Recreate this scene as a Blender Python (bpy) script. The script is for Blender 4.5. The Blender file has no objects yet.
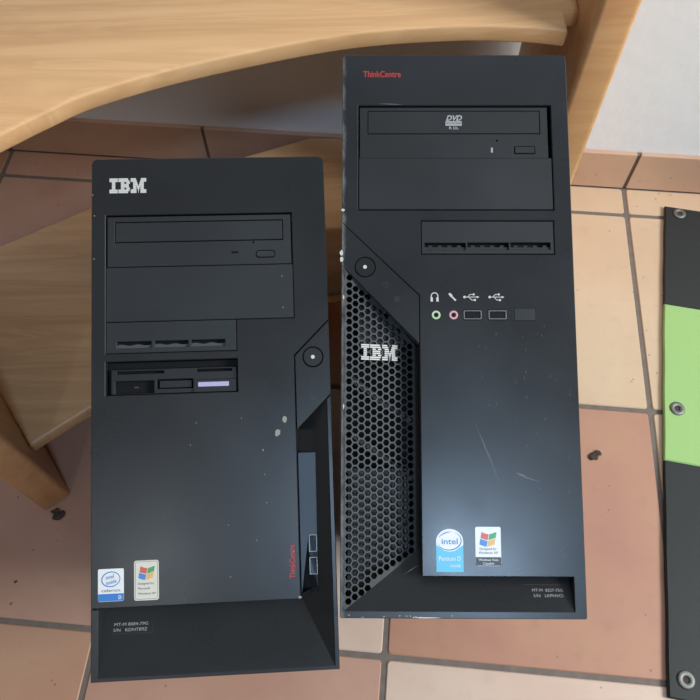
import bpy, bmesh, math, random
from mathutils import Vector, Matrix
from mathutils.geometry import tessellate_polygon
random.seed(7)
S = bpy.context.scene
COL = S.collection

# ------------------------------------------------------------------ camera
PITCH, ROLL, FPX = 1.07259426, 0.0146036, 716.456
cam = bpy.data.cameras.new('camera'); cam.sensor_width = 36; cam.lens = FPX / 700 * 36; cam.clip_start = .01
co = bpy.data.objects.new('camera', cam); COL.objects.link(co)
fw = Vector((0, math.cos(PITCH), -math.sin(PITCH))); rt = Vector((1, 0, 0)); dn = fw.cross(rt)
r2 = math.cos(ROLL) * rt + math.sin(ROLL) * dn; d2 = -math.sin(ROLL) * rt + math.cos(ROLL) * dn
M = Matrix.Identity(4)
for i in range(3):
    M[i][0] = r2[i]; M[i][1] = -d2[i]; M[i][2] = -fw[i]
M[2][3] = .9
co.matrix_world = M
S.camera = co
# ------------------------------------------------------------------ world, light, exposure
w = bpy.data.worlds.new('room_light'); S.world = w; w.use_nodes = True
bg = w.node_tree.nodes['Background']; bg.inputs[0].default_value = (1.0, .985, .96, 1); bg.inputs[1].default_value = .17
def area(name, loc, target, sx, sy, power, col):
    l = bpy.data.lights.new(name, 'AREA'); l.shape = 'RECTANGLE'; l.size = sx; l.size_y = sy; l.energy = power; l.color = col
    o = bpy.data.objects.new(name, l); COL.objects.link(o); o.location = loc
    o.rotation_euler = (Vector(target) - Vector(loc)).to_track_quat('-Z', 'Y').to_euler(); return o
area('roof_window_light', (.42, -1.02, 2.4), (.15, .3, .1), .20, .20, 14, (.50, .72, 1))
area('roof_window_light', (-.55, -1.22, 2.4), (-.1, .3, .1), .12, .35, 3.2, (.80, .90, 1))
area('side_window_light', (2.15, -.30, 1.85), (.2, .5, .1), .9, .9, 76, (.92, .97, 1))
S.view_settings.view_transform = 'Standard'; S.view_settings.look = 'None'
S.view_settings.exposure = 0.0; S.view_settings.gamma = 1.0; S.view_settings.use_curve_mapping = False

# ------------------------------------------------------------------ materials
def srgb(r, g, b):
    f = lambda c: (c / 255 / 12.92) if c / 255 <= .04045 else ((c / 255 + .055) / 1.055) ** 2.4
    return (f(r), f(g), f(b), 1)
def mat(name, col, rough=.5, spec=.5, metal=0, build=None, sheen=None):
    m = bpy.data.materials.new(name); m.use_nodes = True
    nt = m.node_tree; b = nt.nodes['Principled BSDF']
    b.inputs['Base Color'].default_value = col; b.inputs['Roughness'].default_value = rough
    b.inputs['Specular IOR Level'].default_value = spec; b.inputs['Metallic'].default_value = metal
    if build: build(nt, b)
    return m
def N(nt, t, **kw):
    n = nt.nodes.new(t)
    for k, v in kw.items():
        if k in n.inputs: n.inputs[k].default_value = v
        else: setattr(n, k, v)
    return n
def coords(nt, scale=(1, 1, 1), rot=(0, 0, 0), kind='Object'):
    tc = N(nt, 'ShaderNodeTexCoord'); mp = N(nt, 'ShaderNodeMapping')
    mp.inputs['Scale'].default_value = scale; mp.inputs['Rotation'].default_value = rot
    nt.links.new(tc.outputs[kind], mp.inputs['Vector']); return mp.outputs[0]
def ramp(nt, fac, stops):
    r = N(nt, 'ShaderNodeValToRGB'); e = r.color_ramp.elements
    while len(e) < len(stops): e.new(.5)
    for x, (p, c) in zip(e, stops): x.position = p; x.color = c
    nt.links.new(fac, r.inputs[0]); return r.outputs[0]
def mix(nt, fac, a, b, mode='MIX'):
    m = N(nt, 'ShaderNodeMix', data_type='RGBA', blend_type=mode)
    for s, v in ((0, fac), (6, a), (7, b)):
        if isinstance(v, (float, int)): m.inputs[s].default_value = v
        elif isinstance(v, tuple): m.inputs[s].default_value = v
        else: nt.links.new(v, m.inputs[s])
    return m.outputs[2]
def bump(nt, b, h, strength, dist=.001):
    n = N(nt, 'ShaderNodeBump'); n.inputs['Strength'].default_value = strength; n.inputs['Distance'].default_value = dist
    nt.links.new(h, n.inputs['Height']); nt.links.new(n.outputs[0], b.inputs['Normal'])

def plastic(name, col, rough, dust=.25, edge=False):
    def bld(nt, b):
        n1 = N(nt, 'ShaderNodeTexNoise', Scale=9.0, Detail=5.0); nt.links.new(coords(nt), n1.inputs['Vector'])
        n2 = N(nt, 'ShaderNodeTexNoise', Scale=420.0, Detail=2.0); nt.links.new(coords(nt), n2.inputs['Vector'])
        n3 = N(nt, 'ShaderNodeTexNoise', Scale=160.0, Detail=3.0); nt.links.new(coords(nt), n3.inputs['Vector'])
        c = mix(nt, ramp(nt, n1.outputs[0], [(.4, (0, 0, 0, 1)), (.75, (dust,) * 3 + (1,))]), col, tuple(min(1, x * 1.7 + .004) for x in col[:3]) + (1,))
        c = mix(nt, ramp(nt, n3.outputs[0], [(.76, (0, 0, 0, 1)), (.82, (.25,) * 3 + (1,))]), c, srgb(140, 140, 138))
        if edge:   # rubbed, scratched left edge of the bezel
            tc = N(nt, 'ShaderNodeTexCoord'); sp = N(nt, 'ShaderNodeSeparateXYZ'); nt.links.new(tc.outputs['Object'], sp.inputs[0])
            mr = N(nt, 'ShaderNodeMapRange'); mr.inputs[1].default_value = -.0875; mr.inputs[2].default_value = -.0775; mr.inputs[3].default_value = 1; mr.inputs[4].default_value = 0
            nt.links.new(sp.outputs[0], mr.inputs[0])
            n4 = N(nt, 'ShaderNodeTexNoise', Scale=70.0, Detail=9.0, Roughness=.75); nt.links.new(coords(nt, (1.6, .7, 1)), n4.inputs['Vector'])
            a = N(nt, 'ShaderNodeMath', operation='MULTIPLY'); nt.links.new(mr.outputs[0], a.inputs[0]); nt.links.new(n4.outputs[0], a.inputs[1])
            c = mix(nt, ramp(nt, a.outputs[0], [(.33, (0, 0, 0, 1)), (.58, (.75,) * 3 + (1,))]), c, srgb(135, 135, 133))
        nt.links.new(c, b.inputs['Base Color'])
        r = ramp(nt, n1.outputs[0], [(.3, (rough - .05,) * 3 + (1,)), (.7, (rough + .07,) * 3 + (1,))])
        nt.links.new(r, b.inputs['Roughness']); bump(nt, b, n2.outputs[0], .10, .0001)
    return mat(name, col, rough, .5, 0, bld)
M_BLK = plastic('black_plastic', srgb(36, 37, 38), .29)
M_BLKE = plastic('black_plastic_worn', srgb(38, 40, 42), .29, .3, True)
M_BAY = plastic('bay_plastic', srgb(37, 39, 40), .45)
M_DEEP = mat('deep_black', srgb(8, 8, 9), .7, .3)
M_GRILLE = plastic('grille_plastic', srgb(48, 50, 51), .5)
M_STEEL = plastic('black_steel', srgb(30, 30, 31), .4)
M_BLUEP = plastic('blue_black_plastic', srgb(38, 49, 61), .4)
M_GLOSS = mat('gloss_black', srgb(18, 20, 23), .2, .5)
M_INNER = mat('inner_grey_plastic', srgb(74, 76, 77), .6, .3)
M_WHITE = mat('print_white', srgb(206, 203, 195), .5, .3)
M_GREY = mat('print_grey', srgb(165, 165, 162), .5, .3)
M_DIM = mat('print_dim', srgb(62, 64, 66), .5, .3)
M_RED = mat('print_red', srgb(180, 62, 60), .5, .3)
M_CHROME_DIM = mat('chrome_dimmed', srgb(165, 167, 170), .45, .5, 1)  # chrome copy for the left ports, colour darkened to tone down lamp reflection
M_CHROME = mat('chrome', srgb(200, 202, 205), .35, .5, 1)
M_GREENJ = mat('jack_green', srgb(185, 205, 165), .4)
M_PINKJ = mat('jack_pink', srgb(215, 160, 165), .4)
M_CYAN = mat('sticker_cyan', srgb(90, 185, 215), .35)
M_BLUE = mat('sticker_blue', srgb(50, 120, 190), .35)
M_SWHITE = mat('sticker_white', srgb(228, 228, 224), .35)
M_IVORY = mat('sticker_ivory', srgb(214, 208, 192), .35)
M_SINK = mat('sticker_ink', srgb(70, 72, 80), .4)
M_SRED = mat('sticker_red', srgb(205, 90, 75), .35); M_SGRN = mat('sticker_green', srgb(70, 155, 85), .35)
M_SBLU = mat('sticker_flag_blue', srgb(70, 130, 200), .35); M_SYEL = mat('sticker_yellow', srgb(225, 175, 90), .35)
M_SGREY = mat('sticker_dark_strip', srgb(60, 66, 74), .4)
M_LILAC = mat('label_lilac', srgb(178, 172, 205), .5)
M_SCR = mat('scratch_grey', srgb(104, 108, 112), .6, .3)
M_PAINT = mat('paint_chip_white', srgb(206, 203, 196), .7)
M_MORTAR = mat('mortar_spot', srgb(150, 146, 138), .8, .2)

def wood(name, light, dark, scale=1., rot=(0, 0, 0), red=None):
    def bld(nt, b):
        v = coords(nt, (.55 * scale, 5.5 * scale, 5.5 * scale), rot)
        nz = N(nt, 'ShaderNodeTexNoise', Scale=1.7, Detail=4.0); nt.links.new(v, nz.inputs['Vector'])
        wv = N(nt, 'ShaderNodeTexWave', Scale=2.2, Distortion=15.0, Detail=2.0); wv.bands_direction = 'Y'; wv.wave_profile = 'SAW'
        wv.inputs['Detail Scale'].default_value = .45; nt.links.new(v, wv.inputs['Vector'])
        fi = N(nt, 'ShaderNodeTexNoise', Scale=60.0, Detail=3.0); nt.links.new(coords(nt, (.05, 1, 1), rot), fi.inputs['Vector'])
        c = mix(nt, ramp(nt, wv.outputs[1], [(.30, (0, 0, 0, 1)), (.92, (.15,) * 3 + (1,)), (1, (0, 0, 0, 1))]), light, dark)
        n5 = N(nt, 'ShaderNodeTexNoise', Scale=7.0, Detail=5.0, Distortion=1.2); nt.links.new(coords(nt, (.45 * scale, 4.2 * scale, 4.2 * scale), rot), n5.inputs['Vector'])
        c = mix(nt, ramp(nt, n5.outputs[0], [(.40, (0, 0, 0, 1)), (.56, (.30,) * 3 + (1,)), (.60, (.05,) * 3 + (1,)), (.72, (.38,) * 3 + (1,))]), c, dark)
        c = mix(nt, ramp(nt, nz.outputs[0], [(.42, (0, 0, 0, 1)), (.68, (.45,) * 3 + (1,))]), c, red or dark)
        c = mix(nt, ramp(nt, fi.outputs[0], [(.45, (0, 0, 0, 1)), (.8, (.3,) * 3 + (1,))]), c, dark)
        nt.links.new(c, b.inputs['Base Color']); bump(nt, b, fi.outputs[0], .12, .0004)
    return mat(name, light, .36, .45, 0, bld)
M_SEAT = wood('pine_seat', srgb(236, 190, 138), srgb(194, 138, 88), 1.0, (0, 0, math.radians(-14)), srgb(222, 168, 114))
M_SHELF = wood('pine_shelf', srgb(226, 186, 138), srgb(176, 124, 82), 1.1, (0, 0, math.radians(-28)), srgb(200, 148, 104))
M_POST = wood('pine_post', srgb(220, 178, 126), srgb(184, 118, 74), .9, (0, math.radians(90), 0), srgb(206, 140, 84))

def tile(name, a, bcol):
    def bld(nt, b):
        n1 = N(nt, 'ShaderNodeTexNoise', Scale=7.0, Detail=5.0); nt.links.new(coords(nt), n1.inputs['Vector'])
        n2 = N(nt, 'ShaderNodeTexNoise', Scale=55.0, Detail=4.0); nt.links.new(coords(nt), n2.inputs['Vector'])
        n3 = N(nt, 'ShaderNodeTexVoronoi', Scale=42.0); nt.links.new(coords(nt), n3.inputs['Vector'])
        c = mix(nt, ramp(nt, n1.outputs[0], [(.35, (0, 0, 0, 1)), (.68, (1, 1, 1, 1))]), a, bcol)
        c = mix(nt, ramp(nt, n2.outputs[0], [(.55, (0, 0, 0, 1)), (.8, (.3,) * 3 + (1,))]), c, tuple(x * .72 for x in a[:3]) + (1,))
        c = mix(nt, ramp(nt, n3.outputs[0], [(.04, (.5,) * 3 + (1,)), (.085, (0, 0, 0, 1))]), c, srgb(112, 78, 66))
        nt.links.new(c, b.inputs['Base Color']); bump(nt, b, n2.outputs[0], .15, .0008)
    return mat(name, a, .42, .4, 0, bld)
T_BEIGE = tile('tile_beige', srgb(212, 184, 152), srgb(205, 173, 142))
T_TAN = tile('tile_tan', srgb(194, 152, 123), srgb(186, 140, 113))
T_RED = tile('tile_red', srgb(186, 140, 112), srgb(178, 128, 108))
T_PINK = tile('tile_pink', srgb(196, 154, 132), srgb(186, 141, 119))
T_PALE = tile('tile_pale', srgb(216, 190, 170), srgb(208, 175, 154))
T_SKIRT = tile('tile_skirting', srgb(204, 170, 144), srgb(190, 152, 128))
def grout_b(nt, b):
    n1 = N(nt, 'ShaderNodeTexNoise', Scale=90.0, Detail=4.0); nt.links.new(coords(nt), n1.inputs['Vector'])
    nt.links.new(mix(nt, n1.outputs[0], srgb(104, 94, 86), srgb(134, 122, 112)), b.inputs['Base Color'])
M_GROUT = mat('grout', srgb(120, 108, 98), .9, .2, 0, grout_b)
def wall_b(nt, b):
    n1 = N(nt, 'ShaderNodeTexNoise', Scale=45.0, Detail=6.0); nt.links.new(coords(nt), n1.inputs['Vector'])
    n2 = N(nt, 'ShaderNodeTexNoise', Scale=3.0, Detail=3.0); nt.links.new(coords(nt), n2.inputs['Vector'])
    nt.links.new(mix(nt, n2.outputs[0], srgb(230, 233, 238), srgb(236, 239, 243)), b.inputs['Base Color']); bump(nt, b, n1.outputs[0], .35, .003)
M_WALL = mat('white_wall_paint', srgb(230, 230, 228), .4, .35, 0, wall_b)
def fabric(name, col):
    def bld(nt, b):
        n = N(nt, 'ShaderNodeTexNoise', Scale=300.0, Detail=2.0); nt.links.new(coords(nt), n.inputs['Vector'])
        n2 = N(nt, 'ShaderNodeTexNoise', Scale=5.0, Detail=3.0); nt.links.new(coords(nt), n2.inputs['Vector'])
        nt.links.new(mix(nt, ramp(nt, n2.outputs[0], [(.4, (0, 0, 0, 1)), (.7, (.4,) * 3 + (1,))]), col, tuple(x * 1.5 for x in col[:3]) + (1,)), b.inputs['Base Color'])
        bump(nt, b, n.outputs[0], .3, .0004)
    return mat(name, col, .55, .35, 0, bld)
M_MATB = fabric('mat_black', srgb(40, 42, 40)); M_MATG = mat('mat_green', srgb(156, 192, 118), .5, .3)
M_EYE = mat('eyelet_metal', srgb(132, 132, 126), .6, .5, 1)
def dirt_b(nt, b):
    n = N(nt, 'ShaderNodeTexNoise', Scale=300.0, Detail=4.0); nt.links.new(coords(nt), n.inputs['Vector'])
    nt.links.new(mix(nt, n.outputs[0], srgb(40, 34, 30), srgb(100, 88, 78)), b.inputs['Base Color'])
M_DIRT = mat('dirt', srgb(70, 60, 52), .95, .1, 0, dirt_b)

# ------------------------------------------------------------------ mesh helpers
def link(name, me, mats, parent=None):
    o = bpy.data.objects.new(name, me); COL.objects.link(o)
    for m in (mats if isinstance(mats, (list, tuple)) else [mats]): me.materials.append(m)
    if parent: o.parent = parent
    return o
def bmo(name, bm, mats, parent=None, smooth=False):
    me = bpy.data.meshes.new(name); bm.normal_update(); bm.to_mesh(me); bm.free()
    if smooth:
        for p in me.polygons: p.use_smooth = True
    return link(name, me, mats, parent)
def tag(o, label=None, cat=None, group=None, kind=None):
    if label: o['label'] = label
    if cat: o['category'] = cat
    if group: o['group'] = group
    if kind: o['kind'] = kind
    return o
def empty(name, Mx):
    o = bpy.data.objects.new(name, None); COL.objects.link(o); o.empty_display_size = .05; o.matrix_world = Mx; return o
def area2(p): return sum(p[i][0] * p[(i + 1) % len(p)][1] - p[(i + 1) % len(p)][0] * p[i][1] for i in range(len(p))) / 2
def ccw(p): return list(p) if area2(p) > 0 else list(reversed(p))
def inset(p, d):       # p counter-clockwise; moves the outline inward by d
    n = len(p); out = []
    for i in range(n):
        a, b, c = Vector(p[i - 1]), Vector(p[i]), Vector(p[(i + 1) % n])
        e1 = (b - a).normalized(); e2 = (c - b).normalized()
        n1 = Vector((-e1.y, e1.x)); n2 = Vector((-e2.y, e2.x)); s = n1 + n2
        k = max(.25, 1 + n1.dot(n2)); q = b + s * (d / k); out.append((q.x, q.y))
    return out
def prism(bm, outer, holes=(), z0=0., z1=1., ch=0., mi=0):
    """solid plate with holes; ch is a chamfer on the upper rims. Plain units."""
    outer = ccw(outer); holes = [ccw(h) for h in holes]
    loops = [(outer, 1)] + [(h, -1) for h in holes]
    tops = [(inset(l, ch * s) if ch else l) for l, s in loops]
    def caps(ls, z, flip):
        vs = [[bm.verts.new((x, y, z)) for x, y in l] for l in ls]; flat = [v for l in vs for v in l]
        for t in tessellate_polygon([[Vector((x, y, 0)) for x, y in l] for l in ls]):
            a = [flat[i] for i in t]; nz = (a[1].co - a[0].co).cross(a[2].co - a[0].co).z
            if abs(nz) < 1e-16: continue
            if (nz > 0) == flip: a.reverse()
            try: bm.faces.new(a).material_index = mi
            except ValueError: pass
        return vs
    tv = caps(tops, z1, False); bv = caps([l for l, s in loops], z0, True)
    for k, (l, s) in enumerate(loops):
        rings = [bv[k]]
        if ch: rings.append([bm.verts.new((x, y, z1 - ch)) for x, y in l])
        rings.append(tv[k]); n = len(l)
        for a, b in zip(rings, rings[1:]):
            for i in range(n):
                j = (i + 1) % n; q = [a[i], a[j], b[j], b[i]]
                if s < 0: q.reverse()
                bm.faces.new(q).material_index = mi
def rect(x0, y0, x1, y1): return [(x0, y0), (x1, y0), (x1, y1), (x0, y1)]
def rrect(x0, y0, x1, y1, r, n=5):
    p = []
    for cx, cy, a0 in ((x1 - r, y0 + r, -90), (x1 - r, y1 - r, 0), (x0 + r, y1 - r, 90), (x0 + r, y0 + r, 180)):
        for i in range(n + 1):
            a = math.radians(a0 + 90 * i / n); p.append((cx + r * math.cos(a), cy + r * math.sin(a)))
    return p
def disc(cx, cy, r, n=28, ry=None): return [(cx + r * math.cos(2 * math.pi * i / n), cy + (ry or r) * math.sin(2 * math.pi * i / n)) for i in range(n)]
MM = .001
def face_xf(bm):       # millimetres measured on the tower's front -> local metres, x centred
    for v in bm.verts: v.co = Vector(((v.co.x - 87.5) * MM, v.co.y * MM, v.co.z * MM))
def plate(name, outer, m, parent, holes=(), z0=-2, z1=0, ch=0.):
    bm = bmesh.new(); prism(bm, outer, holes, z0, z1, ch); face_xf(bm); return bmo(name, bm, m, parent)
def tilt(o, Mx): o.matrix_parent_inverse = Matrix.Identity(4); o.matrix_local = Mx; return o
def text_mesh(bm, s, x, y, h, z, mi=0, sx=1., bold=0., shear=0., rot=0., align='LEFT', width=None, th=.1):
    """adds lettering, cap height h, baseline start x,y (mm)"""
    c = bpy.data.curves.new('t', 'FONT'); c.body = s; c.size = 1; c.offset = bold; c.shear = shear; c.resolution_u = 3; c.extrude = 0
    o = bpy.data.objects.new('t', c); COL.objects.link(o)
    dg = bpy.context.evaluated_depsgraph_get(); dg.update(); me = bpy.data.meshes.new_from_object(o.evaluated_get(dg))
    xs = [v.co.x for v in me.vertices]; x0, x1 = min(xs), max(xs); k = h / .70
    kx = k * sx if width is None else width / (x1 - x0)
    off = {'LEFT': 0, 'CENTER': (x1 - x0) / 2}[align]
    ca, sa = math.cos(rot), math.sin(rot); vs = []
    for v in me.vertices:
        a, b = (v.co.x - x0 - off) * kx, v.co.y * k
        vs.append(bm.verts.new((x + a * ca - b * sa, y + a * sa + b * ca, z)))
    for p in me.polygons:
        try:
            f = bm.faces.new([vs[i] for i in p.vertices]); f.material_index = mi
            f.normal_update()
            if f.normal.z < 0: f.normal_flip()
        except ValueError: pass
    bpy.data.objects.remove(o); bpy.data.curves.remove(c); bpy.data.meshes.remove(me)
def flat(bm, pts, z, mi=0):
    f = bm.faces.new([bm.verts.new((x, y, z)) for x, y in ccw(pts)]); f.material_index = mi; return f
def oval(bm, cx, cy, rx, ry, t, z, mi, a0=0, a1=360, rot=0., n=40, taper=0.):
    pr = None
    for i in range(n + 1):
        u = i / n; a = math.radians(a0 + (a1 - a0) * u); tt = t * (1 - taper * (1 - math.sin(math.pi * u)))
        q = []
        for d in (0, tt):
            x, y = (rx - d) * math.cos(a), (ry - d) * math.sin(a)
            q.append(bm.verts.new((cx + x * math.cos(rot) - y * math.sin(rot), cy + x * math.sin(rot) + y * math.cos(rot), z)))
        if pr:
            f = bm.faces.new([pr[0], q[0], q[1], pr[1]]); f.material_index = mi; f.normal_update()
            if f.normal.z < 0: f.normal_flip()
        pr = q

# ------------------------------------------------------------------ setting
TS, TROT, OX, OY, WY = .34020, -.10180397, .02618524, .08704983, .82122784
cr, sr = math.cos(TROT), math.sin(TROT)
def g2w(gx, gy): return (cr * gx - sr * gy, sr * gx + cr * gy)
bm = bmesh.new(); G = .0033
special = {(0, 0): 2, (-1, 0): 4, (-2, 0): 3, (1, 0): 0, (0, 1): 0, (1, 1): 0, (-1, 1): 1, (-2, 1): 3, (0, -1): 4, (-1, -1): 3, (-2, -1): 1, (0, 2): 0, (1, 2): 0, (-2, 2): 3, (-1, 2): 1}
for i in range(-8, 8):
    for j in range(-7, 3):
        x0, x1 = OX + i * TS + G, OX + (i + 1) * TS - G; y0, y1 = OY + j * TS + G, min(OY + (j + 1) * TS - G, WY)
        if y1 - y0 < .01: continue
        prism(bm, [g2w(*q) for q in rrect(x0, y0, x1, y1, .004, 2)], (), -.012, 0, .0012, special.get((i, j), random.randrange(5)))
prism(bm, [g2w(*q) for q in rect(OX - 8 * TS, OY - 7 * TS, OX + 8 * TS, WY + .1)], (), -.03, -.0016, 0, 5)
floor = bmo('floor', bm, [T_BEIGE, T_TAN, T_RED, T_PINK, T_PALE, M_GROUT]); tag(floor, kind='structure')
floor['label'] = 'terracotta tiled floor with grey grout'
SKH, SKT = .076, .008; WY += SKT
bm = bmesh.new(); prism(bm, [g2w(*q) for q in rect(-2.9, WY, 2.9, WY + .12)], (), -.03, 2.4, 0)
tag(bmo('wall_back', bm, M_WALL), 'white painted wall behind the bench', kind='structure')

bm = bmesh.new()
for i in range(-8, 8):
    prism(bm, [g2w(*q) for q in rect(OX + i * TS + .003, WY - SKT, OX + (i + 1) * TS - .003, WY)], (), .0025, SKH, .001, 0)
prism(bm, [g2w(*q) for q in rect(OX - 8 * TS, WY - SKT + .0025, OX + 8 * TS, WY)], (), 0, SKH - .002, 0, 1)
tag(bmo('baseboard_back', bm, [T_SKIRT, M_GROUT]), 'reddish tile skirting along the white wall', kind='structure')

# ------------------------------------------------------------------ pine bench
bench = empty('pine_bench', Matrix.Translation((-.07, .5, 0)))
tag(bench, 'varnished pine corner bench with concave seat edge and low shelf against the white wall', 'bench')
INV = Matrix.Translation((.07, -.5, 0))
def smoothcurve(p, n=8):
    out = []
    for i in range(len(p) - 1):
        a, b, c, d = (Vector(p[max(i - 1, 0)]), Vector(p[i]), Vector(p[i + 1]), Vector(p[min(i + 2, len(p) - 1)]))
        for k in range(n):
            t = k / n; out.append(tuple(.5 * ((2 * b) + (c - a) * t + (2 * a - 5 * b + 4 * c - d) * t * t + (3 * b - a - 3 * c + d) * t ** 3)))
    return out + [p[-1]]
def board(name, outline, z0, z1, m, r=.005):
    bm = bmesh.new(); outline = ccw(outline); n = len(outline); rings = []
    for zz, d in ((z0, r * .8), (z0 + r * .3, r * .25), (z0 + r * .8, 0), (z1 - r, 0), (z1 - r * .6, r * .12), (z1 - r * .25, r * .45), (z1, r)):
        rings.append([bm.verts.new((x, y, zz)) for x, y in (inset(outline, d) if d else outline)])
    for a, b in zip(rings, rings[1:]):
        for i in range(n): bm.faces.new([a[i], a[(i + 1) % n], b[(i + 1) % n], b[i]])
    for ring, flip in ((rings[-1], False), (rings[0], True)):
        for t in tessellate_polygon([[v.co.copy().xy.to_3d() for v in ring]]):
            q = [ring[i] for i in t]; nz = (q[1].co - q[0].co).cross(q[2].co - q[0].co).z
            if abs(nz) < 1e-14: continue
            if (nz > 0) == flip: q.reverse()
            bm.faces.new(q)
    bm.transform(INV); o = bmo(name, bm, m, bench, True)
    o.data.set_sharp_from_angle(angle=math.radians(40)); return o
INX = .226
seat_front = [(-.4215, .3690), (-.3600, .4160), (-.3057, .4562), (-.2671, .4856), (-.2262, .5123), (-.1375, .5473), (-.0055, .5832), (.1016, .5938), (.170, .5912), (.2085, .5850)]
board('seat_board', smoothcurve(seat_front) + [(.2105, .5865), (.2105, .612), (INX, .614), (INX, .789), (-.35, .80), (-.575, .585)], .430, .4495, M_SEAT, .0035)
shelf_front = [(-.3805, .3093), (-.3164, .3576), (-.2300, .4210), (-.1400, .4730), (-.0600, .5050), (-.0187, .5160), (.1000, .5330), (INX, .540)]
shelf_back = [(INX, .775), (.10, .792), (-.0556, .799), (-.1588, .7608), (-.3666, .670), (-.4803, .6052), (-.563, .556)]
board('lower_shelf', smoothcurve(shelf_front) + shelf_back, .085, .105, M_SHELF, .004)
def panel(name, a, b, depthv, h):
    a, b, d = Vector(a), Vector(b), Vector(depthv); o2 = [a, b, b + d, a + d]
    # rounded front corners
    u = (b - a).normalized(); v = d.normalized(); r = .006; pts = []
    for c, s1, a0 in ((a, 1, 0), (b, -1, 1)):
        arc = []
        for k in range(5):
            t = math.radians(90 * k / 4); arc.append(c + u * s1 * r * (1 - math.sin(t)) + v * r * (1 - math.cos(t)))
        if a0 == 0: arc.reverse(); arc = [c + u * r * (1 - math.cos(math.radians(90 * k / 4))) + v * r * (1 - math.sin(math.radians(90 * k / 4))) for k in range(5)]
        else: arc = [c - u * r * (1 - math.sin(math.radians(90 * k / 4))) + v * r * (1 - math.cos(math.radians(90 * k / 4))) for k in range(5)]
        pts += arc
    pts += [b + d, a + d]
    return board(name, [(p.x, p.y) for p in pts], .0, h, M_POST, .004)
ux = Vector((.0307, .0218)).normalized(); vy = Vector((-ux.y, ux.x))
panel('side_panel', (-.3618 - ux.x * .038, .2823 - ux.y * .038), (-.3618, .2823), vy * .40, .62)
panel('side_panel', (INX, .569), (INX + .038, .569), (0, .215), .72)  # unseen top made taller than the left panel's to shade the seat

# ------------------------------------------------------------------ floor mat
A0, A1 = Vector((.5037, .7384)), Vector((.3513, .037)); ml = (A1 - A0).normalized(); mu = Vector((-ml.y, ml.x)); LEN = (A1 - A0).length; WID = .46
matx = empty('floor_mat', Matrix.Translation((A0.x + .2, A0.y - .35, 0)))
tag(matx, 'black floor mat with lime green band and metal eyelets lying on the tiles', 'mat')
MI = Matrix.Translation((-A0.x - .2, -A0.y + .35, 0))
def mpt(s, t): q = A0 + ml * s + mu * t; return (q.x, q.y)
def strip(name, s0, s1, z1, m):
    bm = bmesh.new(); L = []
    for k in range(15): ss = s0 + (s1 - s0) * k / 14; L.append(mpt(ss, -.0036 * math.sin(math.pi * ss / LEN) + .0003 * math.sin(k * 1.1 + s0 * 9)))
    L += [mpt(s1, WID), mpt(s0, WID)]
    prism(bm, L, (), .0015, z1, .0015); bm.transform(MI); return bmo(name, bm, m, matx)
strip('black_section', 0, .1875, .0068, M_MATB); strip('green_section', .1875, .4330, .0070, M_MATG); strip('black_section', .4330, LEN, .0068, M_MATB)
def eyelet(x, y):
    bm = bmesh.new(); n, m = 28, 8; R, r = .0068, .0034; vs = []
    for i in range(n):
        a = 2 * math.pi * i / n
        vs.append([bm.verts.new((x + (R + r * math.cos(2 * math.pi * k / m)) * math.cos(a), y + (R + r * math.cos(2 * math.pi * k / m)) * math.sin(a), .0074 + .5 * r * math.sin(2 * math.pi * k / m))) for k in range(m)])
    for i in range(n):
        for k in range(m): bm.faces.new([vs[i][k], vs[(i + 1) % n][k], vs[(i + 1) % n][(k + 1) % m], vs[i][(k + 1) % m]])
    f = bm.faces.new([bm.verts.new((x + .0055 * math.cos(2 * math.pi * i / n), y + .0055 * math.sin(2 * math.pi * i / n), .0071)) for i in range(n)]); f.material_index = 1
    bm.transform(MI); return bmo('eyelet', bm, [M_EYE, M_DIRT], matx, True)
for s0 in (0, 1, 2):
    p = ((.5221, .7219), (.4418, .388), (.3747, .0546))[s0]; eyelet(*p)
for p in ((.9650, .6240), (.8930, .2880), (.8210, -.0440)): eyelet(*p)

# ------------------------------------------------------------------ tower parts shared
def tower_matrix(R, p):
    m = Matrix.Identity(4)
    for i in range(3):
        for j in range(3): m[i][j] = R[i][j]
        m[i][3] = p[i]
    return m
def bm_part(name, fn, mats, parent):
    bm = bmesh.new(); fn(bm); face_xf(bm); return bmo(name, bm, mats, parent)
STRIPES = {'I': (10, [[(0, 10)], [(0, 10)], [(3, 7)], [(3, 7)], [(3, 7)], [(3, 7)], [(0, 10)], [(0, 10)]]),
           'B': (14, [[(0, 11.7)], [(0, 13.2)], [(3, 7), (9.7, 14)], [(3, 12.6)], [(3, 12.6)], [(3, 7), (9.7, 14)], [(0, 13.2)], [(0, 11.7)]]),
           'M': (19, [[(0, 6.4), (12.6, 19)], [(0, 7.2), (11.8, 19)], [(3, 8), (11, 16)], [(3, 8.8), (10.2, 16)], [(3, 7), (7.4, 11.6), (12, 16)], [(3, 7), (8.3, 10.7), (12, 16)], [(0, 7), (9, 10), (12, 19)], [(0, 7), (9.3, 9.7), (12, 19)]])}
def striped_logo(bm, x0, y0, x1, y1, z, th, gap=.24):
    tot = 10 + 1 + 14 + 1 + 19; k = (x1 - x0) / tot; hh = (y1 - y0) / 8; cx = 0
    for ch in 'IBM':
        wd, rows = STRIPES[ch]
        for r, iv in enumerate(rows):
            for a, b in iv:
                ya = y1 - hh * (r + 1) + hh * gap / 2
                prism(bm, rect(x0 + (cx + a) * k, ya, x0 + (cx + b) * k, ya + hh * (1 - gap)), (), z - .1, z + th)
        cx += wd + 1
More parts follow.
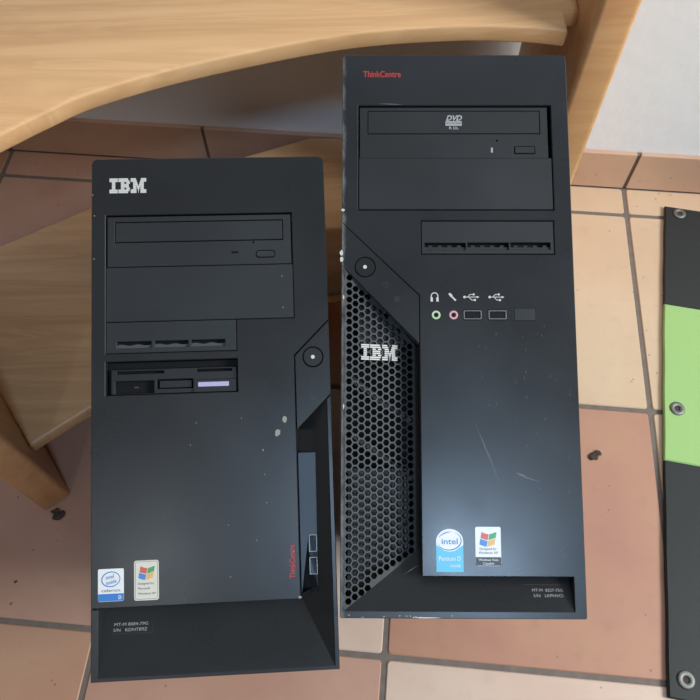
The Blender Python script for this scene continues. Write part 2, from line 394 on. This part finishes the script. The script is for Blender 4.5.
def flag(bm, x, y, s, z, m0):
    # four wavy panes of a waving flag
    for i, (cx, cy, mi) in enumerate(((0, 1, m0), (1, 1, m0 + 1), (0, 0, m0 + 2), (1, 0, m0 + 3))):
        P = []
        def q(u, v):
            return (x + s * (u * 1.0 + v * .16) , y + s * (v * .82 - .16 * math.sin(u * 3.3) * .9 + (.12 if u < 1 else .06)))
        u0, u1 = cx * .53, cx * .53 + .48; v0, v1 = cy * .53, cy * .53 + .47
        for k in range(6): P.append(q(u0 + (u1 - u0) * k / 5, v0))
        for k in range(6): P.append(q(u1 - (u1 - u0) * k / 5, v1))
        flat(bm, P, z, mi)
def sticker(name, fn, mats, parent, label=None):
    o = bm_part(name, fn, mats, parent)
    if label: o['label'] = label
    return o
def usb_port(parent, cx, cy, wd, hg, z, vertical=False):
    a, b = (hg, wd) if vertical else (wd, hg)
    o = bm_part('usb_port', lambda bm: (prism(bm, rrect(cx - a / 2, cy - b / 2, cx + a / 2, cy + b / 2, .5, 2), [rect(cx - a / 2 + .55, cy - b / 2 + .55, cx + a / 2 - .55, cy + b / 2 - .55)], z - 5, z + .25, .15, 0),
                                           prism(bm, rect(cx - a / 2 + .3, cy - b / 2 + .3, cx + a / 2 - .3, cy + b / 2 - .3), (), z - 5.5, z - 4.5, 0, 1)), [M_CHROME_DIM if vertical else M_CHROME, M_DEEP], parent)
    if vertical: tr = rect(cx - a / 2 + 1.0, cy - b / 2 + 1.6, cx - a / 2 + 2.6, cy + b / 2 - 1.6)
    else: tr = rect(cx - a / 2 + 1.6, cy + b / 2 - 3.2, cx + a / 2 - 1.6, cy + b / 2 - 1.5)
    t = bm_part('contact_tongue', lambda bm: prism(bm, tr, (), z - 4.5, z - 1.2, 0), M_GLOSS, o)
    return o
def round_button(parent, cx, cy, r, z):
    o = plate('power_button', disc(cx, cy, r, 36), M_BLK, parent, (), z - 3, z + .25, .4)
    d = plate('indicator_dot', disc(cx, cy, 1.45, 20), M_WHITE, o, (), z + .2, z + .4); d['label'] = 'white dot in the middle of the power button'
    return o
def blob(bm, x, y, rx, ry, z, h, rot=0., n=12, mi=0):
    P = []
    for i in range(n):
        a = 2 * math.pi * i / n; k = 1 + random.uniform(-.18, .18); u, v = rx * k * math.cos(a), ry * k * math.sin(a)
        P.append((x + u * math.cos(rot) - v * math.sin(rot), y + u * math.sin(rot) + v * math.cos(rot)))
    prism(bm, P, (), z - .1, z + h, 0, mi)
def sliver(bm, x0, y0, x1, y1, wd, z, mi=0, n=7):
    d = Vector((x1 - x0, y1 - y0)); nn = Vector((-d.y, d.x)).normalized(); P = []
    up = [Vector((x0, y0)) + d * (k / n) + nn * wd * .5 * math.sin(math.pi * k / n) * random.uniform(.6, 1.2) for k in range(n + 1)]
    lo = [Vector((x0, y0)) + d * (k / n) - nn * wd * .5 * math.sin(math.pi * k / n) * random.uniform(.6, 1.2) for k in range(1, n)]
    flat(bm, [tuple(p) for p in up] + [tuple(p) for p in reversed(lo)], z, mi)
def case_shell(parent, L, D, notch):
    """steel body behind the bezel, with folded side panels"""
    def fn(bm):
        prism(bm, rect(1.2, 1.5, 173.8, L - 1.5), (), -D, -44.5, 1.0)
    o = bm_part('steel_case', fn, M_STEEL, parent)
    def fn2(bm):
        for x0, x1 in ((0.0, 1.3), (173.7, 175.0)): prism(bm, rect(x0, 8, x1, L - 8), (), -D + 6, -47, .4)
    bm_part('side_cover', fn2, M_STEEL, parent)
    def fn3(bm):          # side skirt of the plastic front, joining bezel to case
        prism(bm, rrect(0, 0, 175, L, 3.5), [rrect(2.5, 2.5, 172.5, L - 2.5, 2)], -45, -24)
        prism(bm, rect(2, 2, 173, L - 2), (), -44.8, -43.5, 0, 1)
    bm_part('front_skirt', fn3, [M_BLK, M_DEEP], parent)

# ------------------------------------------------------------------ right tower (taller, mesh grille)
RB = ((.99982369, .01763214, -.00645903), (-.01877567, .93372846, -.35748934), (-.00027221, .35754759, .93389488))
tb = empty('desktop_computer', tower_matrix(RB, (.07753082, .07403235, .36315981)))
tag(tb, 'taller black tower computer on the right, with a hexagonal mesh grille down its front', 'computer')
LB, DB = 426., 388.6
case_shell(tb, LB, DB, None)
DEP = 16.
out = [(0, 1), (1, 0), (174, 0), (175, 1)] + [(175, LB - 3), (174, LB - .8), (172, LB)] + [(3, LB), (1, LB - .8), (0, LB - 3)] + \
      [(0, 290.1), (58.6, 233.55), (58.6, 29), (166.4, 29), (166.4, 5.2), (3, 5.2), (3, 254.1), (0, 256.9)]
plate('front_bezel', out, M_BLKE, tb, [rect(12.4, 299.6, 162.0, 384.2), rect(60, 265.0, 161.2, 291.6)], -24, 0, .5)
plate('power_panel', [(0, 289.8), (58.2, 233.3), (58.2, 196.6), (0, 256.6)], M_BLKE, tb, [disc(17.7, 255.2, 7.9, 36)], -12, -.1, .35)
round_button(tb, 17.7, 255.2, 7.3, -.2)
def pic(bm):
    oval(bm, 33.5, 241.3, 1.9, 1.9, .35, -.03, 0, 100, 440); flat(bm, rect(33.3, 241.5, 33.7, 243.4), -.03)
    for k in range(3): flat(bm, rect(40.4, 229.2 + k, 42.9, 229.7 + k), -.03)
    oval(bm, 41.6, 230.6, 2.4, 2.2, .25, -.03, 0)
bm_part('indicator_icon', pic, M_DIM, tb)
# optical drive, blank cover, slotted cover
o = plate('optical_drive', rect(13.6, 341.6, 159.2, 382.9), M_BAY, tb, [rect(19.6, 361.2, 153.4, 380.2), rrect(133.0, 345.0, 149.0, 351.2, .4, 2), disc(119.7, 355.8, .75, 12)], -9, -1.2, .25)
plate('disc_tray', rect(20.1, 361.7, 152.9, 379.7), M_BAY, o, (), -8, -1.1, .25)
plate('eject_button', rrect(133.5, 345.5, 148.5, 350.7, .4, 2), M_BAY, o, (), -6, -.6, .3)
plate('drive_backing', rect(14, 342, 159, 382.5), M_DEEP, o, (), -12, -8.5)
def dvd(bm):
    text_mesh(bm, 'DVD', 80.6, 372.2, 4.2, -1.0, 0, 1.0, .035, .35, width=12.6)
    prism(bm, rect(80.2, 367.9, 92.8, 371.7), (), -1.1, -1.0)
    text_mesh(bm, 'MULTI RECORDER', 81.0, 369.3, 1.4, -.95, 1, width=11.2)
    text_mesh(bm, 'R DL', 83.0, 365.0, 2.2, -1.0, 0, bold=.02, width=7.4)
bm_part('disc_logo', dvd, [M_GREY, M_SINK], o)
plate('drive_lamp', rrect(115.0, 346.0, 116.5, 350.2, .6, 3), M_GREY, o, (), -1.3, -1.05)
plate('blank_cover', rect(13.0, 300.4, 161.2, 341.3), M_BAY, tb, (), -8, -.35, .3)
o = plate('slotted_cover', rect(60.6, 265.6, 160.6, 290.9), M_BAY, tb, [rect(62.8, 268.4, 93.9, 274.1), rect(95.2, 268.6, 126.5, 274.3), rect(127.8, 268.8, 158.0, 274.4)], -8, -.3, .3)
def slots(bm):
    prism(bm, rect(61, 266, 160, 290), (), -10, -7, 0, 1)
    for x0 in (62.8, 95.2, 127.8):
        prism(bm, rect(x0, 268.5, x0 + 31, 271.0), (), -7, -1.8, 0, 0)
        for k in range(4): prism(bm, rect(x0 + 3 + k * 7.3, 271, x0 + 6 + k * 7.3, 272.6), (), -7, -2.4, 0, 0)
bm_part('slot_ribs', slots, [M_BAY, M_DEEP], o)
# hexagonal grille: leans inward from the left rim
GA = math.atan2(DEP, 55.4)
bm = bmesh.new(); cxs, pit = 4.80, 5.62; gx1 = 55.4 / math.cos(GA)
poly = [(0, 5.2), (gx1, 5.2 + 40.5), (gx1, 196), (0, 254.5)]
def inside(px, py, d):
    pc = ccw(poly)
    for i in range(4):
        a, b = Vector(pc[i]), Vector(pc[(i + 1) % 4]); e = (b - a).normalized()
        if e.x * (py - a.y) - e.y * (px - a.x) < d: return False
    return True
def hexpts(x, y, R, ky=1.): return [(x + R * math.cos(math.radians(60 * k)) * (cxs / (pit * .8660)), y + R * math.sin(math.radians(60 * k))) for k in range(6)]
Rc = pit / math.sqrt(3)
for i in range(-1, 13):
    for j in range(-2, 50):
        x, y = 3.1 + i * cxs, j * pit + (pit / 2 if i % 2 else 0)
        if not inside(x, y, -6): continue
        op = [bm.verts.new((a, b, 0)) for a, b in hexpts(x, y, Rc)]
        if inside(x, y, 1.7) and x < gx1 - 4.6:
            ip = [bm.verts.new((a, b, 0)) for a, b in hexpts(x, y, Rc * .80)]
            for k in range(6): bm.faces.new([op[k], op[(k + 1) % 6], ip[(k + 1) % 6], ip[k]])
        else: bm.faces.new(op)
bmesh.ops.remove_doubles(bm, verts=bm.verts, dist=.02)
pc = ccw(poly)
for i in range(4):
    a, b = Vector(pc[i]), Vector(pc[(i + 1) % 4]); e = (b - a).normalized(); nrm = Vector((e.y, -e.x, 0))
    bmesh.ops.bisect_plane(bm, geom=bm.verts[:] + bm.edges[:] + bm.faces[:], plane_co=a.to_3d(), plane_no=nrm, clear_outer=True)
for f in bm.faces:
    f.normal_update()
    if f.normal.z < 0: f.normal_flip()
ret = bmesh.ops.extrude_face_region(bm, geom=bm.faces[:])
top = [g for g in ret['geom'] if isinstance(g, bmesh.types.BMVert)]
tf = set(g for g in ret['geom'] if isinstance(g, bmesh.types.BMFace))
for v in bm.verts: v.co.z = -2.2
for v in top: v.co.z = 0
bmesh.ops.recalc_face_normals(bm, faces=bm.faces[:])
for v in bm.verts: v.co *= MM
gr = bmo('mesh_grille', bm, M_GRILLE, tb)
tilt(gr, Matrix.Translation(((3 - 87.5) * MM, 0, -.8 * MM)) @ Matrix.Rotation(GA, 4, 'Y'))
def inner(bm):     # black cavity and the grey brackets seen through the holes
    prism(bm, rect(2.6, 3, 62, 262), (), -43, -34, 0, 0)
    for (x0, y0, x1, y1, zt, wd) in ((8, 172, 60, 134, -21, 4.5), (8, 130, 60, 92, -21, 4.), (8, 96, 52, 62, -21, 3.6)):
        d = Vector((x1 - x0, y1 - y0)).normalized(); n = Vector((-d.y, d.x)) * wd / 2
        prism(bm, [(x0 + n.x, y0 + n.y), (x1 + n.x, y1 + n.y), (x1 - n.x, y1 - n.y), (x0 - n.x, y0 - n.y)], (), -36, zt, 0, 1)
    prism(bm, [(13, 200), (14, 232), (20, 236), (44, 208), (48, 200), (40, 186), (20, 190)], (), -36, -18.2, 0, 1)
    prism(bm, rect(5, 6, 52, 104), (), -36, -27, 0, 2)
bm_part('inner_bracket', inner, [M_DEEP, M_INNER, M_GRILLE], tb)
# sloping chin under the panel
RA = math.atan2(DEP, 40.5)
bm = bmesh.new(); rl = 40.5 / math.cos(RA)
prism(bm, [(3, 0), (166.4, 0), (166.4, 32), (58.9, 32), (58.9, rl), (58.4, rl)], (), -2, 0)
face_xf(bm); chin = bmo('chin_ramp', bm, M_BLK, tb)
tilt(chin, Matrix.Translation((0, 5.2 * MM, -.8 * MM)) @ Matrix.Rotation(-RA, 4, 'X'))
def chintx(bm):
    text_mesh(bm, 'MT-M  8327-75G', 138, 13.6, 2.0, .12, 0, width=22); text_mesh(bm, 'S/N   LKPHVCI', 138.6, 9.8, 2.0, .12, 0, width=21)
    flat(bm, rect(132, 18.2, 162, 18.55), .1, 1)
o = bm_part('serial_lettering', chintx, [M_GREY, M_DIM], chin); o['label'] = 'small grey serial lettering'
# ports on the panel
for cx, m in ((70.8, M_GREENJ), (83.9, M_PINKJ)):
    o = bm_part('audio_jack', lambda bm: prism(bm, disc(cx, 218.4, 3.35), [disc(cx, 218.4, 1.75, 20)], -.3, .5, .3), m, tb)
    o['label'] = 'pale green ringed socket' if cx < 75 else 'pink ringed socket'
    plate('socket_hole', disc(cx, 218.4, 1.8, 20), M_DEEP, o, (), 0, .1)
for cx in (98.1, 116.7):
    plate('usb_recess', rect(cx - 6.9, 214.3, cx + 6.9, 222.7), M_DEEP, tb, (), 0, .06)
    usb_port(tb, cx, 218.5, 13.2, 6.6, .45)
def blanksq(bm):
    prism(bm, rect(129.3, 214.2, 145.4, 223.8), [rect(129.75, 214.65, 144.95, 223.35)], 0, .05, 0, 1); prism(bm, rect(129.75, 214.65, 144.95, 223.35), (), 0, .12)
bm_part('blank_plug', blanksq, [M_BAY, M_DEEP], tb)
def icons(bm):
    z = .12
    oval(bm, 69.9, 232.6, 2.9, 3.1, .75, z, 0, -20, 200); flat(bm, rect(66.9, 228.6, 68.6, 231.8), z); flat(bm, rect(71.2, 228.6, 72.9, 231.8), z)
    flat(bm, [(80.2, 234.6), (81.6, 235.4), (83.4, 233.4), (82.0, 232.0)], z); flat(bm, [(82.2, 232.3), (83.1, 233.0), (86.2, 229.8), (85.2, 229.0)], z)
    for x in (97.4, 116.2):
        flat(bm, disc(x - 5, 232.1, 1.0, 12), z); flat(bm, rect(x - 5, 231.85, x + 4, 232.35), z); flat(bm, [(x + 4, 231.2), (x + 6, 232.1), (x + 4, 233.0)], z)
        flat(bm, [(x - 3, 232.3), (x - 1, 234.3), (x + 1.5, 234.3), (x + 1.5, 233.8), (x - .8, 233.8), (x - 2.4, 232.2)], z); flat(bm, disc(x + 1.8, 234.1, .85, 10), z)
        flat(bm, [(x - 1.5, 232), (x + .5, 230.1), (x + 2.2, 230.1), (x + 2.2, 229.6), (x + .2, 229.6), (x - 2.0, 231.9)], z); flat(bm, rect(x + 1.9, 229.1, x + 3.4, 230.6), z)
bm_part('port_icons', icons, M_WHITE, tb)
bm_part('brand_lettering', lambda bm: text_mesh(bm, 'ThinkCentre', 16.2, 407.6, 4.9, .1, 0, bold=.022, width=29.5), M_RED, tb)['label'] = 'small red brand lettering at the top'
def lgb(bm):
    striped_logo(bm, 0, 0, 28.6, 12.2, .6, .6, .30)
bm = bmesh.new(); lgb(bm)
for v in bm.verts: v.co *= MM
o = bmo('logo_badge', bm, M_WHITE, tb); o['label'] = 'white striped letters on the grille'
lx = (14.6 - 3) / math.cos(GA)
tilt(o, gr.matrix_local @ Matrix.Translation((lx * MM, 184.9 * MM, 0)))
def st1(bm):
    x0, x1, y0, y1 = 68.8, 88.2, 32.2, 62.2; R = (x1 - x0) / 2; xc = (x0 + x1) / 2
    P = [(x0, y0), (x1, y0)] + [(x1, 53.5)] + [(xc + R * math.cos(math.radians(a)), 53.5 + 8.7 * math.sin(math.radians(a))) for a in range(8, 180, 9)] + [(x0, 53.5)]
    prism(bm, P, (), 0, .15, 0, 0)
    flat(bm, [(x0, y0), (x1, y0), (x1, 51), (xc + 4, 47.0), (xc, 46.3), (xc - 4, 47.0), (x0, 51)], .2, 1)
    oval(bm, xc, 53.7, 8.6, 6.6, .8, .25, 2, -175, 60, 0.1, 40, .8); oval(bm, xc, 53.7, 8.6, 6.6, .7, .25, 2, 75, 150, .1, 20, .8)
    text_mesh(bm, 'intel', xc, 51.6, 4.0, .25, 2, bold=.01, align='CENTER', width=11.5)
    text_mesh(bm, 'Pentium D', xc, 40.0, 3.2, .25, 0, align='CENTER', width=15.5); text_mesh(bm, 'inside', xc + 4, 35.6, 2.2, .25, 0, align='CENTER', width=7)
sticker('processor_sticker', st1, [M_SWHITE, M_CYAN, M_BLUE], tb, 'white and cyan sticker with a rounded top')
def st2(bm):
    x0, x1 = 96.9, 115.2
    prism(bm, rrect(x0, 36.5, x1, 63.8, 1.2, 4), (), 0, .15, 0, 0); flat(bm, rect(x0 + .1, 36.7, x1 - .1, 42.6), .2, 6)
    flag(bm, 99.8, 50.2, 10.6, .25, 1)
    for t, y, wd in (('Designed for', 47.6, 12), ('Windows XP', 44.9, 14)): text_mesh(bm, t, 106, y, 1.7, .25, 5, align='CENTER', width=wd)
    for t, y, wd in (('Windows Vista', 40.0, 14), ('Capable', 37.5, 8)): text_mesh(bm, t, 106, y, 1.6, .26, 0, align='CENTER', width=wd)
sticker('system_sticker', st2, [M_SWHITE, M_SRED, M_SGRN, M_SBLU, M_SYEL, M_SINK, M_SGREY], tb, 'white sticker with a four colour flag and dark strip')
def scrB():
    L = [(97, 142, 116.5, 91, .55), (102, 130, 116, 92.5, .5), (106, 121, 115.5, 94, .45), (127, 102.5, 137, 98, 1.5), (131, 99.5, 146, 95.5, .7), (28, 385.6, 47, 384.8, .7), (45, 30, 56, 37, .3)]
    for k in range(46):
        x, y = random.uniform(100, 172), random.uniform(60, 210); a = random.uniform(-.4, .4) + 1.2; l = random.uniform(.6, 4)
        L.append((x, y, x + l * math.cos(a), y + l * math.sin(a), random.uniform(.15, .4)))
    for q in L: bm_part('scratch', lambda bm: sliver(bm, *q, .04), M_SCR, tb)
scrB()
def chipsB():
    L = []
    for x, y, rx, ry in ((1.0, 299.7, 1.3, 1.0), (-.2, 266, 1.2, 2.1), (-.1, 261, 1.2, 1.9), (2, 150, .5, 2), (1.6, 232, .6, 1.6)): L.append((x, y, rx, ry, .25))
    for k in range(14): L.append((random.uniform(2, 80), random.uniform(.6, 2.6), random.uniform(.2, .7), random.uniform(.15, .35), .1))
    L.append((62, .7, 9, .4, .1))
    for x, y, rx, ry, h in L: bm_part('paint_chip', lambda bm: blob(bm, x, y, rx, ry, 0, h), M_PAINT, tb)
chipsB()

# ------------------------------------------------------------------ left tower (shorter)
RA_ = ((.99807954, -.02060372, .05841847), (.04148651, .9226571, -.38338329), (-.0460011, .3850706, .92173995))
ta = empty('desktop_computer', tower_matrix(RA_, (-.09796645, .04077914, .34446978)))
tag(ta, 'shorter black tower computer on the left, with a solid front and side power panel', 'computer')
LA, DA = 380., 369.
case_shell(ta, LA, DA, None)
DP = 15.
out = [(0, 50.2), (148.4, 50.2), (148.4, 226.9), (175, 253.4), (175, LA - 4), (173.8, LA - 1.2), (171, LA), (4, LA), (1.2, LA - 1.2), (0, LA - 4)]
bayp = [(10.4, 231.5), (106.2, 231.5), (106.2, 254.9), (149.4, 254.9), (149.4, 336.2), (10.4, 336.2)]
plate('front_bezel', out, M_BLK, ta, [bayp, rect(10.2, 200.9, 106.4, 225.8)], -24, 0, .5)
plate('frame_rim', [(0, 0), (175, 0), (175, 196.6), (171.6, 193.2), (171.6, 3), (5.2, 3), (5.2, 49.6), (0, 49.6)], M_BLK, ta, (), -24, 0, .5)
plate('power_panel', [(149.1, 226.4), (175, 252.4), (175, 197.4), (149.1, 171.5)], M_BLK, ta, [disc(162.4, 225.1, 7.7, 36)], -12, -.1, .35)
round_button(ta, 162.4, 225.1, 7.1, -.2)
def picA(bm):
    oval(bm, 162, 206.3, 2.0, 2.0, .35, -.03, 0); oval(bm, 161.6, 194.8, 2.2, 2.0, .35, -.03, 0)
    for k in range(3): flat(bm, rect(160.5, 193.4 + k, 163, 193.9 + k), -.03)
bm_part('indicator_icon', picA, M_DIM, ta)
o = plate('optical_drive', rect(11.5, 296.7, 148.4, 334.9), M_BAY, ta, [rect(16.9, 315.1, 142.5, 331.0), rrect(121.6, 301.7, 136.2, 307.4, 2.4, 5), disc(119.9, 313.7, .7, 12)], -8, -.8, .25)
plate('disc_tray', rect(17.5, 315.7, 141.9, 330.3), M_BAY, o, (), -7, -.6, .25)
plate('eject_button', rrect(122.1, 302.2, 135.7, 306.9, 2.0, 5), M_BAY, o, (), -6, -.4, .3)
plate('drive_backing', rect(12, 297, 148, 334), M_DEEP, o, (), -12, -7.5)
plate('drive_lamp', rrect(103.5, 305.4, 108.6, 307, .5, 3), M_GLOSS, o, (), -.9, -.6)
plate('blank_cover', rect(10.8, 255.3, 149.0, 296.1), M_BAY, ta, (), -8, -.25, .25)
SL = ((18.3, 43.6), (45.9, 70.6), (72.7, 97.6))
o = plate('slotted_cover', rect(10.8, 231.9, 105.8, 254.8), M_BAY, ta, [rect(a, 235.4, b, 240.4) for a, b in SL], -8, -.25, .25)
def slotsA(bm):
    prism(bm, rect(11, 232, 105, 254), (), -10, -7, 0, 1)
    for a, b in SL:
        P = [(a, 235.4)] + [(a + (b - a) * k / 12, 238.0 + .5 * math.sin(k * 1.1)) for k in range(13)] + [(b, 235.4)]
        prism(bm, P, (), -7, -2.2, 0, 0)
bm_part('slot_ribs', slotsA, [M_INNER, M_DEEP], o)
fd = plate('floppy_drive', rect(13.6, 201.6, 105.4, 219.9), M_STEEL, ta, [rect(16.4, 202.3, 44.8, 211.4), rect(46.8, 204.9, 73.2, 212.0), rect(17.5, 216.6, 52, 218.6), rect(76, 216.9, 102, 218.8)], -9, -3.2, .25)
plate('drive_backing', rect(10.6, 201.2, 106, 225.4), M_DEEP, fd, (), -12, -8.5)
plate('eject_button', rect(48.6, 205.6, 72.2, 211.0), M_STEEL, fd, (), -8, -4.2, .3)
plate('drive_lamp', rect(29, 206.2, 32.5, 207.4), M_DIM, fd, (), -9, -8)
plate('card_panel', rect(73.9, 201.5, 105.2, 210.9), M_BLK, fd, (), -8, -1.2, .3)
plate('white_label', rect(77.3, 205.6, 99.8, 208.9), M_LILAC, fd, (), -1.3, -1.05)['label'] = 'pale lilac label strip'
# right hand recess with ports, sloping right side and chin
AR = math.atan2(DP, 23.4); AC = math.atan2(DP, 46.6)
bm = bmesh.new(); wl = 23.4 / math.cos(AR)
prism(bm, [(-wl, 49.6), (0, 3), (0, 193.6), (-wl, 172)], (), -1.5, 0)
for v in bm.verts: v.co *= MM
o = bmo('side_ramp', bm, M_BLK, ta); tilt(o, Matrix.Translation(((171.6 - 87.5) * MM, 0, -.6 * MM)) @ Matrix.Rotation(-AR, 4, 'Y'))
bm = bmesh.new(); cl = 46.6 / math.cos(AC)
prism(bm, [(5.2, 0), (171.6, 0), (148.2, cl), (5.2, cl)], (), -1.5, 0); face_xf(bm)
chA = bmo('chin_ramp', bm, M_BLK, ta); tilt(chA, Matrix.Translation((0, 3 * MM, -.6 * MM)) @ Matrix.Rotation(-AC, 4, 'X'))
def chintA(bm):
    text_mesh(bm, 'MT-M 8084-79G', 13.6, 33.6, 2.1, .12, 0, width=24); text_mesh(bm, 'S/N   KDNTB9Z', 13.2, 29.8, 2.1, .12, 0, width=24)
    flat(bm, rect(11, 28.2, 41, 28.5), .1, 1); flat(bm, rect(41, 28.2, 41.3, 37.2), .1, 1)
bm_part('serial_lettering', chintA, [M_GREY, M_DIM], chA)['label'] = 'small grey serial lettering'
up = plate('port_panel', [(149.0, 51.5), (161.6, 57.5), (162.3, 154.5), (149.0, 154.5)], M_BLUEP, ta, [rect(155.7, cy - 5.9, 161.1, cy + 5.9) for cy in (72.0, 88.2)], -22, -6.2, .4)
for cy in (88.2, 72.0): usb_port(ta, 158.4, cy, 12.4, 5.8, -6.0, True)
bm_part('logo_badge', lambda bm: striped_logo(bm, 13.4, 353.0, 40.6, 364.6, 0, .45, .08), M_WHITE, ta)['label'] = 'white striped letters at the top left'
bm_part('brand_lettering', lambda bm: text_mesh(bm, 'ThinkCentre', 145.0, 65.0, 3.9, .1, 0, bold=.02, rot=math.pi / 2, width=23.5), M_RED, ta)['label'] = 'small red brand lettering running up the panel edge'
def st3(bm):
    prism(bm, rrect(5.1, 55.0, 23.2, 77.6, 1.0, 4), (), 0, .15, 0, 0); flat(bm, rect(5.2, 55.2, 23.1, 60.3), .2, 1)
    oval(bm, 14.1, 70.3, 6.7, 5.4, .75, .25, 1, 0, 360, .15, 40, .35)
    text_mesh(bm, 'intel', 13.8, 70.8, 2.6, .25, 1, bold=.01, shear=.2, rot=.22, align='CENTER', width=6.2); text_mesh(bm, 'inside', 14.6, 67.2, 2.6, .25, 1, bold=.01, shear=.2, rot=.22, align='CENTER', width=7.6)
    text_mesh(bm, 'celeron', 14.1, 61.6, 2.2, .25, 2, align='CENTER', width=13); text_mesh(bm, 'D', 19.5, 56.4, 2.5, .25, 0, bold=.02, width=2)
sticker('processor_sticker', st3, [M_SWHITE, M_BLUE, M_SINK], ta, 'white sticker with a blue oval and blue foot')
def st4(bm):
    prism(bm, rrect(30.4, 54.6, 47.8, 82.4, 1.6, 4), (), 0, .15, 0, 0); oval_r = rrect(31.2, 55.4, 47.0, 81.6, 1.3, 4)
    prism(bm, oval_r, [inset(ccw(oval_r), .22)], .1, .2, 0, 5)
    flag(bm, 33.4, 69.0, 10.0, .25, 1)
    for t, y, wd in (('Designed for', 65.6, 11.5), ('Microsoft', 62.2, 8.5), ('Windows XP', 58.6, 12.5)): text_mesh(bm, t, 33.2, y, 1.6, .25, 5, width=wd)
sticker('system_sticker', st4, [M_IVORY, M_SRED, M_SGRN, M_SBLU, M_SYEL, M_SINK], ta, 'ivory sticker with a four colour flag')
def mort():
    L = [(140.3, 179.6, 1.6, 2.4, .5, .2), (134.9, 169.8, 1.9, 2.6, .5, -.5), (123.9, 157.5, .5, .7, .2, 0), (148.0, 51.4, 1.2, .9, .2, 0)]
    for k in range(9): L.append((random.uniform(70, 145), random.uniform(60, 190), .35, .5, .12, 0))
    for x, y in ((2.2, 336), (2.0, 303), (1.0, 352), (141, 287), (141.2, 263)): L.append((x, y, .4, .6, .12, 0))
    for x, y, rx, ry, h, ro in L: bm_part('mortar_spot', lambda bm: blob(bm, x, y, rx, ry, 0, h, ro), M_MORTAR, ta)
mort()

# ------------------------------------------------------------------ dirt on the floor
def clump(x, y, s, label, name='dirt_clump', n=6, flat_=.5):
    bm = bmesh.new()
    for k in range(n):
        b2 = bmesh.ops.create_icosphere(bm, subdivisions=2, radius=s * random.uniform(.3, .55))
        ox, oy = random.uniform(-s, s) * .8, random.uniform(-s, s) * .5
        for v in b2['verts']:
            v.co *= 1 + random.uniform(-.25, .25); v.co.z *= flat_; v.co += Vector((ox, oy, s * .2))
    for v in bm.verts: v.co.z = max(v.co.z, .0003)
    o = bmo(name, bm, M_DIRT); o.location = (x, y, 0); tag(o, label, 'dirt'); return o
clump(.3230, .3265, .0088, 'grey dirt clump on the tile between the right tower and the green mat', n=9, flat_=.45)
clump(-.3760, .2565, .0085, 'dark dirt clump at the foot of the left bench panel', n=9, flat_=.45)
for x, y, q in ((-.4302, .2800, .0016), (-.4120, .1745, .0020), (-.4130, .1490, .0016), (-.3990, .2120, .0012)):
    clump(x, y, q, 'tiny dark crumb on the floor tile to the left of the shorter tower', 'dirt_crumb', 3)['group'] = 'tiny crumbs left of the shorter tower'
